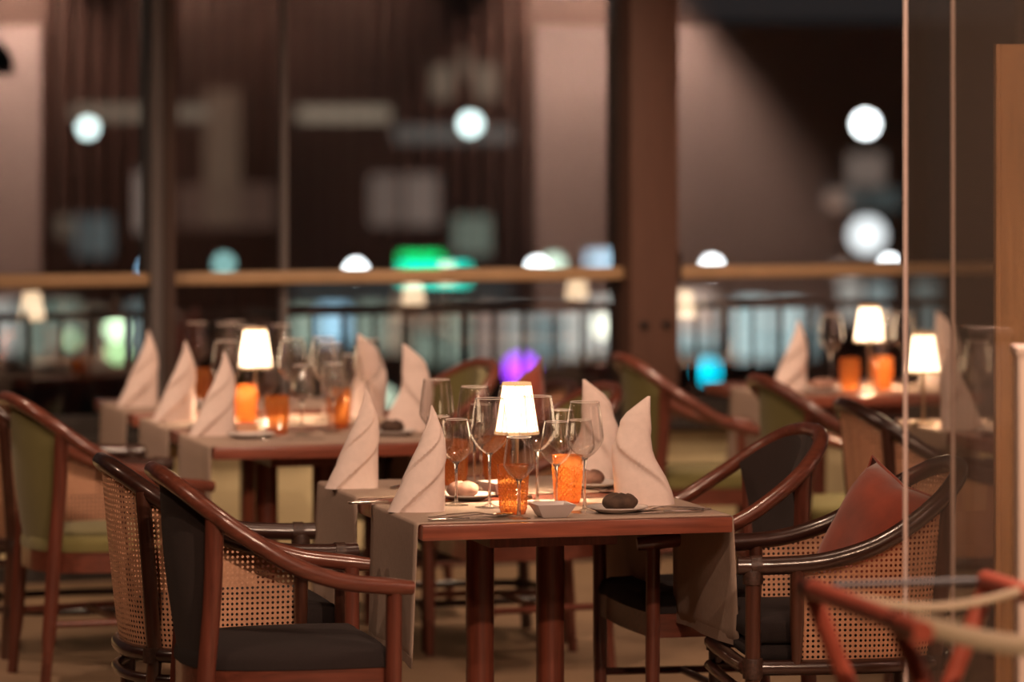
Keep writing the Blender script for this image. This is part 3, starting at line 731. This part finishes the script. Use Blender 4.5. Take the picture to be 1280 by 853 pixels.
def make_butter_dish(s_=0.105):
    t = thing('butter_dish', (0, 0, 0), 0, 'x', 'dish'); q = s_/2
    def sq(a, z): return [(a, a, z), (-a, a, z), (-a, -a, z), (a, -a, z)]
    k = MB(); o = k.quadgrid([sq(q*0.60, 0), sq(q*0.66, 0.004), sq(q, 0.036), sq(q*0.95, 0.0365), sq(q*0.60, 0.007)], closed_u=True); k.cap(o, 4, True); k.cap(o+16, 4)
    k.build('bowl', 'dish_porcelain', t, smooth=True, bevel=0.0015)
    k = MB(); k.box((0, 0, 0.014), (q*0.7, q*0.7, 0.014)); k.build('butter', 'napkin', t, smooth=True, bevel=0.003)
    return t
def strip(k, pts, th=0.0016):
    """flat plate from (x, halfwidth, z)"""
    rows = [[(x, -w_, z), (x, w_, z), (x, w_, z+th), (x, -w_, z+th)] for x, w_, z in pts]
    o = k.quadgrid(rows, closed_u=True); k.cap(o, 4, True); k.cap(o+(len(rows)-1)*4, 4)
def make_fork():
    t = thing('fork', (0, 0, 0), 0, 'x', 'fork')
    k = MB(); strip(k, [(-0.10, 0.004, 0.002), (-0.095, 0.009, 0.002), (-0.05, 0.0055, 0.006), (0.02, 0.003, 0.010), (0.04, 0.005, 0.009), (0.052, 0.0115, 0.006), (0.062, 0.012, 0.004)], 0.0022); k.build('handle', 'steel', t)
    for i in range(4):
        y = -0.0099+i*0.0066; k = MB()
        rows = [[(x, y-w_, z), (x, y+w_, z), (x, y+w_, z+0.0018), (x, y-w_, z+0.0018)] for x, w_, z in ((0.060, 0.0018, 0.004), (0.08, 0.0015, 0.003), (0.104, 0.0008, 0.007))]
        o = k.quadgrid(rows, closed_u=True); k.cap(o, 4, True); k.cap(o+8, 4); k.build('tine', 'steel', t)
    return t
def make_knife():
    t = thing('knife', (0, 0, 0), 0, 'x', 'knife')
    k = MB(); strip(k, [(-0.11, 0.006, 0.001), (-0.10, 0.0085, 0.0005), (-0.02, 0.006, 0.0015), (0.0, 0.0055, 0.0015)], 0.006); k.build('handle', 'steel', t, bevel=0.001)
    k = MB(); strip(k, [(0.0, 0.0055, 0.003), (0.02, 0.009, 0.002), (0.09, 0.009, 0.001), (0.112, 0.002, 0.001)], 0.0015); k.build('blade', 'steel', t)
    return t
def make_spoon():
    t = thing('spoon', (0, 0, 0), 0, 'x', 'spoon')
    k = MB(); strip(k, [(-0.10, 0.004, 0.002), (-0.095, 0.008, 0.002), (-0.05, 0.005, 0.006), (0.02, 0.0028, 0.010), (0.045, 0.004, 0.008)], 0.0022); k.build('handle', 'steel', t)
    k = MB(); rows = []
    for i in range(7):
        f = i/6; rows.append([(0.072+0.033*f*math.cos(2*PI*j/20), 0.021*f*math.sin(2*PI*j/20), 0.002+0.007*f*f) for j in range(20)] if i else [(0.072, 0, 0.002)]*20)
    k.quadgrid(rows, closed_u=True); k.build('bowl', 'steel', t, solid=0.001)
    return t
lamp, lampu = make_lamp(), []
gbig, gbu = make_glass(0.292, 0.050, 0.038, 0.150, 'x'), []
gmed, gmu = make_glass(0.232, 0.042, 0.030, 0.118, 'x'), []
gsm, gsu = make_glass(0.212, 0.040, 0.031, 0.112, 'x'), []
tumb, tbu = make_tumbler(), []
napA, nau = napkin_obj(make_napkin(NAP_A)), []
napB, nbu = napkin_obj(make_napkin(NAP_B, 0.292, -1, 2)), []
plate, plu = make_plate(), []
rollD, rdu = make_roll('bread'), []
rollP, rpu = make_roll('bread_pale'), []
dish, diu = make_butter_dish(), []
fork, fou = make_fork(), []; knife, knu = make_knife(), []; spoon, spu = make_spoon(), []
Z1 = ZTAB+0.0040     # on top of a runner
def put(proto, used, x, y, label, group=None, rz=0.0, z=Z1): return place(proto, used, (x, y, z), rz, label, group)

# ---- nearest table
T1 = Table((-0.229, 9.50), 15.0, 0.835, 1.28, 'nearest dining table with reddish wooden top and two round posts')
T1.runner(0.02, 0.55, 0.36, 0.335, 'grey beige linen runner hanging over the near end of the nearest table', 1)
T1.runner(0.73, 1.25, 0.34, 0.33, 'grey beige linen runner hanging over the far end of the nearest table', 2)
put(lamp, lampu, 0.013, 10.17, 'lit table lamp with pleated cream shade on the nearest table', 'table lamps')
G = 'wine glasses on the nearest table'
for x, y, l in ((-0.217, 10.71, 'tall wine glass right behind the front left napkin, highest rim on the nearest table'),
                (-0.105, 10.40, 'tall wine glass second from the left on the nearest table'),
                (-0.060, 9.93, 'tall wine glass just left of the lamp shade on the nearest table'),
                (0.004, 10.44, 'tall wine glass hidden behind the lamp shade on the nearest table'),
                (0.068, 10.02, 'tall wine glass touching the right edge of the nearest lamp shade'),
                (0.192, 9.80, 'tall wine glass standing alone beside the bread plate, right on the nearest table')):
    put(gbig, gbu, x, y, l, G)
for x, y, l in ((-0.088, 10.55, 'medium wine glass at the back left of the nearest table'), (0.118, 9.905, 'medium wine glass in front of the right amber tumbler'), (0.138, 10.33, 'medium wine glass behind the right amber tumbler')):
    put(gmed, gmu, x, y, l, G)
put(gmed, gmu, -0.150, 9.985, 'medium wine glass beside the near left napkin of the nearest table', G)
put(gsm, gsu, 0.188, 10.225, 'small wine glass behind the tall right glass of the nearest table', G)
put(gsm, gsu, 0.018, 9.635, 'small wine glass in front of the nearest amber tumbler', G)
put(gsm, gsu, -0.205, 10.36, 'small wine glass peeping over the front left napkin', G)
GT = 'amber cut glass tumblers'
for x, y, l in ((0.003, 9.765, 'amber cut glass tumbler nearest to the camera, behind the small glass'), (0.150, 10.06, 'bright amber tumbler right of the lamp on the nearest table'),
                (-0.165, 10.58, 'amber tumbler behind the front left napkin'), (-0.045, 10.70, 'dark amber tumbler at the far end of the nearest table')):
    put(tumb, tbu, x, y, l, GT)
GN = 'folded napkins'
put(napA, nau, -0.255, 9.83, 'white folded napkin at the near left place of the nearest table', GN, math.radians(6))
put(napA, nau, -0.455, 10.49, 'white folded napkin at the far left place of the nearest table', GN, math.radians(10))
put(napB, nbu, 0.355, 10.02, 'white folded napkin at the near right place of the nearest table', GN, math.radians(-8))
put(napB, nbu, 0.222, 10.72, 'white folded napkin at the far right place behind the tall glass', GN, math.radians(172))
GP = 'bread plates'
put(plate, plu, 0.278, 9.80, 'white bread plate with dark roll at the near right of the nearest table', GP)
put(plate, plu, -0.125, 10.15, 'white bread plate with pale roll left of the nearest lamp', GP)
put(plate, plu, 0.232, 10.50, 'white bread plate with pale roll at the far right of the nearest table', GP)
put(rollD, rdu, 0.285, 9.79, 'dark brown bread roll on the near right bread plate', 'bread rolls', 0.4, Z1+0.0045)
put(rollP, rpu, -0.135, 10.14, 'pale bread roll behind the front left napkin', 'bread rolls', 0.9, Z1+0.0045)
put(rollP, rpu, 0.222, 10.49, 'pale bread roll behind the tall right glass', 'bread rolls', 1.4, Z1+0.0045)
put(dish, diu, 0.104, 9.682, 'square white butter dish beside the nearest amber tumbler', 'butter dishes', R15)
put(dish, diu, -0.028, 10.30, 'square white butter dish left of the lamp on the nearest table', 'butter dishes', 0.5)
GC = 'cutlery on the nearest table'
put(fork, fou, 0.430, 9.86, 'steel fork right of the dark bread roll', GC, math.radians(188))
put(fork, fou, 0.415, 9.83, 'steel fork nearest to the right table corner', GC, math.radians(192))
put(knife, knu, 0.400, 9.78, 'steel knife along the near right edge of the nearest table', GC, math.radians(196))
put(spoon, spu, -0.090, 9.645, 'steel spoon in front of the near left napkin', GC, math.radians(24))
put(knife, knu, -0.110, 9.595, 'steel knife along the near left edge of the nearest table', GC, math.radians(14))
put(fork, fou, -0.120, 9.68, 'steel fork behind the front spoon', GC, math.radians(10))
put(fork, fou, -0.33, 10.09, 'steel fork between the two left napkins', GC, math.radians(12))
put(knife, knu, -0.335, 10.04, 'steel knife between the two left napkins', GC, math.radians(13))
put(knife, knu, -0.30, 10.55, 'steel knife beside the far left napkin', GC, math.radians(70))
put(fork, fou, -0.27, 10.52, 'steel fork beside the far left napkin', GC, math.radians(72))
put(knife, knu, 0.30, 10.36, 'steel knife beside the far right bread plate', GC, math.radians(150))
put(fork, fou, 0.33, 10.33, 'steel fork beside the far right bread plate', GC, math.radians(152))

# ---- left table
T2 = Table((-0.954, 11.90), 16.0, 0.83, 1.34, 'long dining table on the left with the glowing lamp')
T2.runner(0.02, 0.56, 0.36, 0.33, 'linen runner over the near end of the left table', 3)
T2.runner(0.74, 1.30, 0.34, 0.33, 'linen runner over the far end of the left table', 4)
put(lamp, lampu, -0.905, 13.08, 'lit table lamp with cream shade on the left table', 'table lamps')
G = 'wine glasses on the left table'
for x, y, l in ((-0.98, 12.75, 'tall wine glass left of the lamp on the left table'), (-0.76, 12.86, 'tall wine glass right of the lamp on the left table'), (-0.62, 12.62, 'tall wine glass in the middle of the left table'),
                (-0.50, 12.84, 'tall wine glass right of the amber tumblers on the left table'), (-0.66, 12.98, 'tall wine glass behind the middle of the left table')):
    put(gbig, gbu, x, y, l, G)
for x, y, l in ((-0.84, 12.62, 'medium wine glass in front of the left table lamp'), (-0.70, 12.36, 'medium wine glass at the near end of the left table'), (-0.60, 12.46, 'medium wine glass beside the near amber tumbler of the left table'), (-0.56, 12.98, 'medium wine glass at the far right of the left table')):
    put(gmed, gmu, x, y, l, G)
for x, y, l in ((-0.785, 12.40, 'amber tumbler nearest on the left table'), (-0.595, 12.76, 'amber tumbler on the right side of the left table'), (-0.925, 12.92, 'glowing amber tumbler under the left table lamp')):
    put(tumb, tbu, x, y, l, GT)
put(napA, nau, -1.00, 12.35, 'white folded napkin at the near left place of the left table', GN, math.radians(8))
put(napA, nau, -1.185, 12.98, 'white folded napkin at the far left place of the left table', GN, math.radians(4))
put(napB, nbu, -0.352, 12.56, 'white folded napkin at the near right place of the left table', GN, math.radians(165))
put(napB, nbu, -0.530, 13.18, 'white folded napkin at the far right place of the left table', GN, math.radians(170))
put(plate, plu, -0.86, 12.24, 'white bread plate at the near end of the left table', GP)
put(plate, plu, -1.02, 12.62, 'white bread plate beside the left napkins of the left table', GP)
put(rollD, rdu, -1.02, 12.62, 'dark bread roll below the left table lamp', 'bread rolls', 0.2, Z1+0.0045)
put(plate, plu, -0.40, 12.36, 'white bread plate at the near right of the left table', GP)
put(rollD, rdu, -0.40, 12.36, 'dark bread roll at the near right of the left table', 'bread rolls', 1.2, Z1+0.0045)
put(knife, knu, -0.72, 12.16, 'steel knife at the near end of the left table', 'cutlery on the left table', math.radians(16))
# ---- far left table
T4 = Table((-1.355, 13.30), 16.0, 0.83, 0.84, 'small dining table behind the left one, by the windows')
T4.runner(0.10, 0.66, 0.30, 0.30, 'linen runner on the small far left table', 5)
put(napA, nau, -1.385, 13.70, 'white folded napkin on the small far left table', GN, math.radians(2))
put(tumb, tbu, -1.165, 13.86, 'amber tumbler on the small far left table', GT)
for x, y, l in ((-1.19, 14.02, 'tall wine glass behind the far left amber tumbler'), (-1.07, 13.92, 'tall wine glass right of the far left amber tumbler'), (-0.98, 13.72, 'tall wine glass on the small far left table beside the lamp'), (-0.86, 13.84, 'tall wine glass at the right side of the small far left table'), (-1.05, 14.10, 'tall wine glass at the window end of the small far left table')):
    put(gbig, gbu, x, y, l, 'wine glasses on the far left table')
put(plate, plu, -1.18, 13.68, 'white bread plate on the small far left table', GP)
# ---- right table by the windows
T3 = Table((1.03, 14.22), 16.0, 0.83, 0.90, 'dining table on the right by the windows')
T3.runner(0.06, 0.56, 0.30, 0.30, 'linen runner over the right window table', 6)
put(lamp, lampu, 1.425, 14.80, 'lit table lamp with cream shade on the right window table', 'table lamps')
put(napA, nau, 1.075, 14.50, 'white folded napkin on the right window table left of its lamp', GN, math.radians(12))
put(napB, nbu, 1.715, 14.86, 'white folded napkin on the right window table right of its lamp', GN, math.radians(178))
for x, y, l in ((1.32, 14.50, 'bright amber tumbler before the right window lamp'), (1.46, 14.62, 'second amber tumbler under the right window lamp')): put(tumb, tbu, x, y, l, GT)
for x, y, l in ((1.26, 14.66, 'tall wine glass left of the right window lamp'), (1.56, 14.76, 'tall wine glass right of the right window lamp'), (1.50, 14.92, 'tall wine glass behind the right window lamp')): put(gbig, gbu, x, y, l, 'wine glasses on the right window table')
for x, y, l in ((1.42, 14.46, 'medium wine glass before the right window lamp'), (1.62, 14.62, 'medium wine glass at the right of the right window table')): put(gmed, gmu, x, y, l, 'wine glasses on the right window table')
put(plate, plu, 1.21, 14.46, 'white bread plate beside the left napkin of the right window table', GP)
put(rollP, rpu, 1.21, 14.46, 'pale bread roll on the right window table', 'bread rolls', 0.5, Z1+0.0045)
# ---- right table behind the glass screen
T5 = Table((1.62, 11.85), 12.0, 0.83, 1.28, 'dining table on the right behind the glass screen')
T5.runner(0.70, 1.22, 0.05, 0, 'linen runner on the table behind the glass screen', 8)
put(lamp, lampu, 1.425, 12.86, 'lit table lamp seen through the glass screen', 'table lamps', z=ZTAB)
put(napA, nau, 1.535, 12.62, 'white folded napkin seen through the glass screen', GN, math.radians(175))
for x, y, l in ((1.60, 12.76, 'tall wine glass right of the lamp behind the glass screen'), (1.71, 12.66, 'tall wine glass before the napkin behind the glass screen'), (1.74, 12.82, 'tall wine glass farthest right behind the glass screen'), (1.70, 13.00, 'tall wine glass at the back behind the glass screen')): put(gbig, gbu, x, y, l, 'wine glasses behind the glass screen')
for x, y, l in ((1.58, 12.95, 'medium wine glass behind the glass screen'), (1.82, 12.62, 'medium wine glass at the right behind the glass screen')): put(gmed, gmu, x, y, l, 'wine glasses behind the glass screen')
put(tumb, tbu, 1.70, 12.48, 'amber tumbler behind the glass screen', GT)
put(plate, plu, 1.62, 12.36, 'white bread plate behind the glass screen', GP)
# ---- two tables further right, seen mirrored in the panes by their lamps
T6 = Table((2.37, 12.78), 16.0, 0.83, 0.84, 'dining table outside the right photo edge, mirrored in the panes')
put(lamp, lampu, 2.43, 12.92, 'lit lamp of the right outer table, mirrored beside the wooden pier', 'table lamps', z=ZTAB)
T7 = Table((2.85, 10.80), 16.0, 0.83, 0.84, 'dining table farthest right, mirrored in the panes')
put(lamp, lampu, 3.06, 11.10, 'lit lamp of the farthest right table, mirrored beside the green sign', 'table lamps', z=ZTAB)

# ------------------------------------------------------------------ glass screen on the right, post, divider, tray stand
def screen(name, x0, x1, y, label):
    t = thing(name, ((x0+x1)/2, y, 0), 0, label, 'glass screen')
    boxo('glass_pane', (0, 0, 1.64), (x1-x0, 0.008, 3.26), 'screen_glass', t)
    boxo('edge_strip', (-(x1-x0)/2-0.005, 0, 1.64), (0.009, 0.014, 3.26), 'glass_edge', t, bevel=0.002)
    boxo('floor_channel', (0, 0, 0.012), (x1-x0, 0.03, 0.024), 'grey_steel', t)
screen('glass_screen', 0.882, 1.30, 8.28, 'clear glass screen panel with pale edge in front of the cane chair')
screen('glass_screen', 0.994, 1.38, 8.33, 'second glass screen panel sliding behind the first at the right edge')
t = thing('divider_panel', (1.262, 9.0, 0), 0, 'tall light wood divider panel at the right photo edge', 'divider')
boxo('board', (0, 0, 0.99), (0.16, 0.04, 1.96), 'light_wood', t, bevel=0.004)
boxo('edge_lipping', (-0.086, 0, 0.99), (0.012, 0.046, 1.96), 'light_wood', t, bevel=0.002)
boxo('foot', (0, 0, 0.012), (0.15, 0.24, 0.024), 'dark_base', t, bevel=0.004)
t = thing('low_post', (1.115, 7.9, 0), 0, 'pale low post at the lower right photo edge', 'post')
boxo('shaft', (0, 0, 0.64), (0.085, 0.085, 1.28), 'pale_post', t, bevel=0.004)
boxo('cap', (0, 0, 1.29), (0.095, 0.095, 0.02), 'pale_post', t, bevel=0.004)
# folding tray stand
t = thing('tray_stand', (0.80, 6.95, 0), 0, 'folding red wooden tray stand with cream straps, lower right', 'tray stand')
def S(p): return (p[0]-0.80, p[1]-6.95, p[2])
LF, LN, RF, RN = (0.575, 7.26, 0.865), (0.730, 6.58, 0.865), (0.940, 7.36, 0.865), (1.09, 6.68, 0.865)
def bar_(name, a, b2, r, mat='stand_wood', flat=1.0):
    k = MB(); k.tube([S(a), S(b2)], r, 12, flat=flat); return k.build(name, mat, t)
bar_('top_rail', LF, LN, 0.020); bar_('top_rail', RF, RN, 0.020)
def lerp(a, b2, f): return tuple(a[i]+(b2[i]-a[i])*f for i in range(3))
for f in (0.04, 0.80):
    a, b2 = lerp(LF, LN, f), lerp(RF, RN, f)
    lg = bar_('leg', (a[0], a[1], 0.86), (b2[0]-0.02, b2[1], 0.0), 0.019)
    lg2 = bar_('leg', (b2[0], b2[1]+0.03, 0.86), (a[0]+0.02, a[1]+0.03, 0.0), 0.019)
    bar_('joint_cap', lerp(a, (LN[0], LN[1], a[2]), -0.02), lerp(a, (LN[0], LN[1], a[2]), 0.03), 0.0225, 'black_metal')
bar_('spreader', lerp(LF, RF, 0.15), lerp(LF, RF, 0.98), 0.006, 'grey_steel')
bar_('stretcher', (0.70, 7.22, 0.22), (0.84, 6.66, 0.22), 0.012)
for f, drop, tilt, hw in ((0.34, 0.03, 0.0, 0.006), (0.92, 0.02, 0.055, 0.017)):
    a, b2 = lerp(LF, LN, f), lerp(RF, RN, f); k = MB(); rows = []
    for i in range(15):                       # webbing strap between the rails
        q = i/14; p = Vector(lerp(a, b2, q)); p.z += 0.012 - drop*math.sin(PI*q) - tilt*q
        hh = Vector((0, 0.012, hw))
        rows.append([S(p-hh), S(p+hh)])
    k.quadgrid(rows); k.build('strap', 'strap', t, solid=0.003)
# pendant with a dark cone shade, mirrored in front of the pale panel
p = mirror((vx(8, 20.5), 20.5, 0))
t = thing('pendant_lamp', (p.x, p.y, 3.3), 0, 'dark cone pendant mirrored before the pale panel, upper left', 'lamp')
k = MB(); k.tube([(0, 0, 0), (0, 0, -1.02)], 0.004, 6); k.build('cord', 'black_metal', t)
k = MB(); k.lathe([(0.015, -1.02), (0.03, -1.03), (0.075, -1.09), (0.095, -1.20), (0.090, -1.20), (0.07, -1.10), (0.02, -1.035), (0.015, -1.02)], 24); k.build('shade', 'black_metal', t)
k = MB(); k.lathe([(0.001, -1.19), (0.02, -1.18), (0.03, -1.15), (0.02, -1.12), (0.001, -1.11)], 12); k.build('bulb', 'lamp_trim', t)
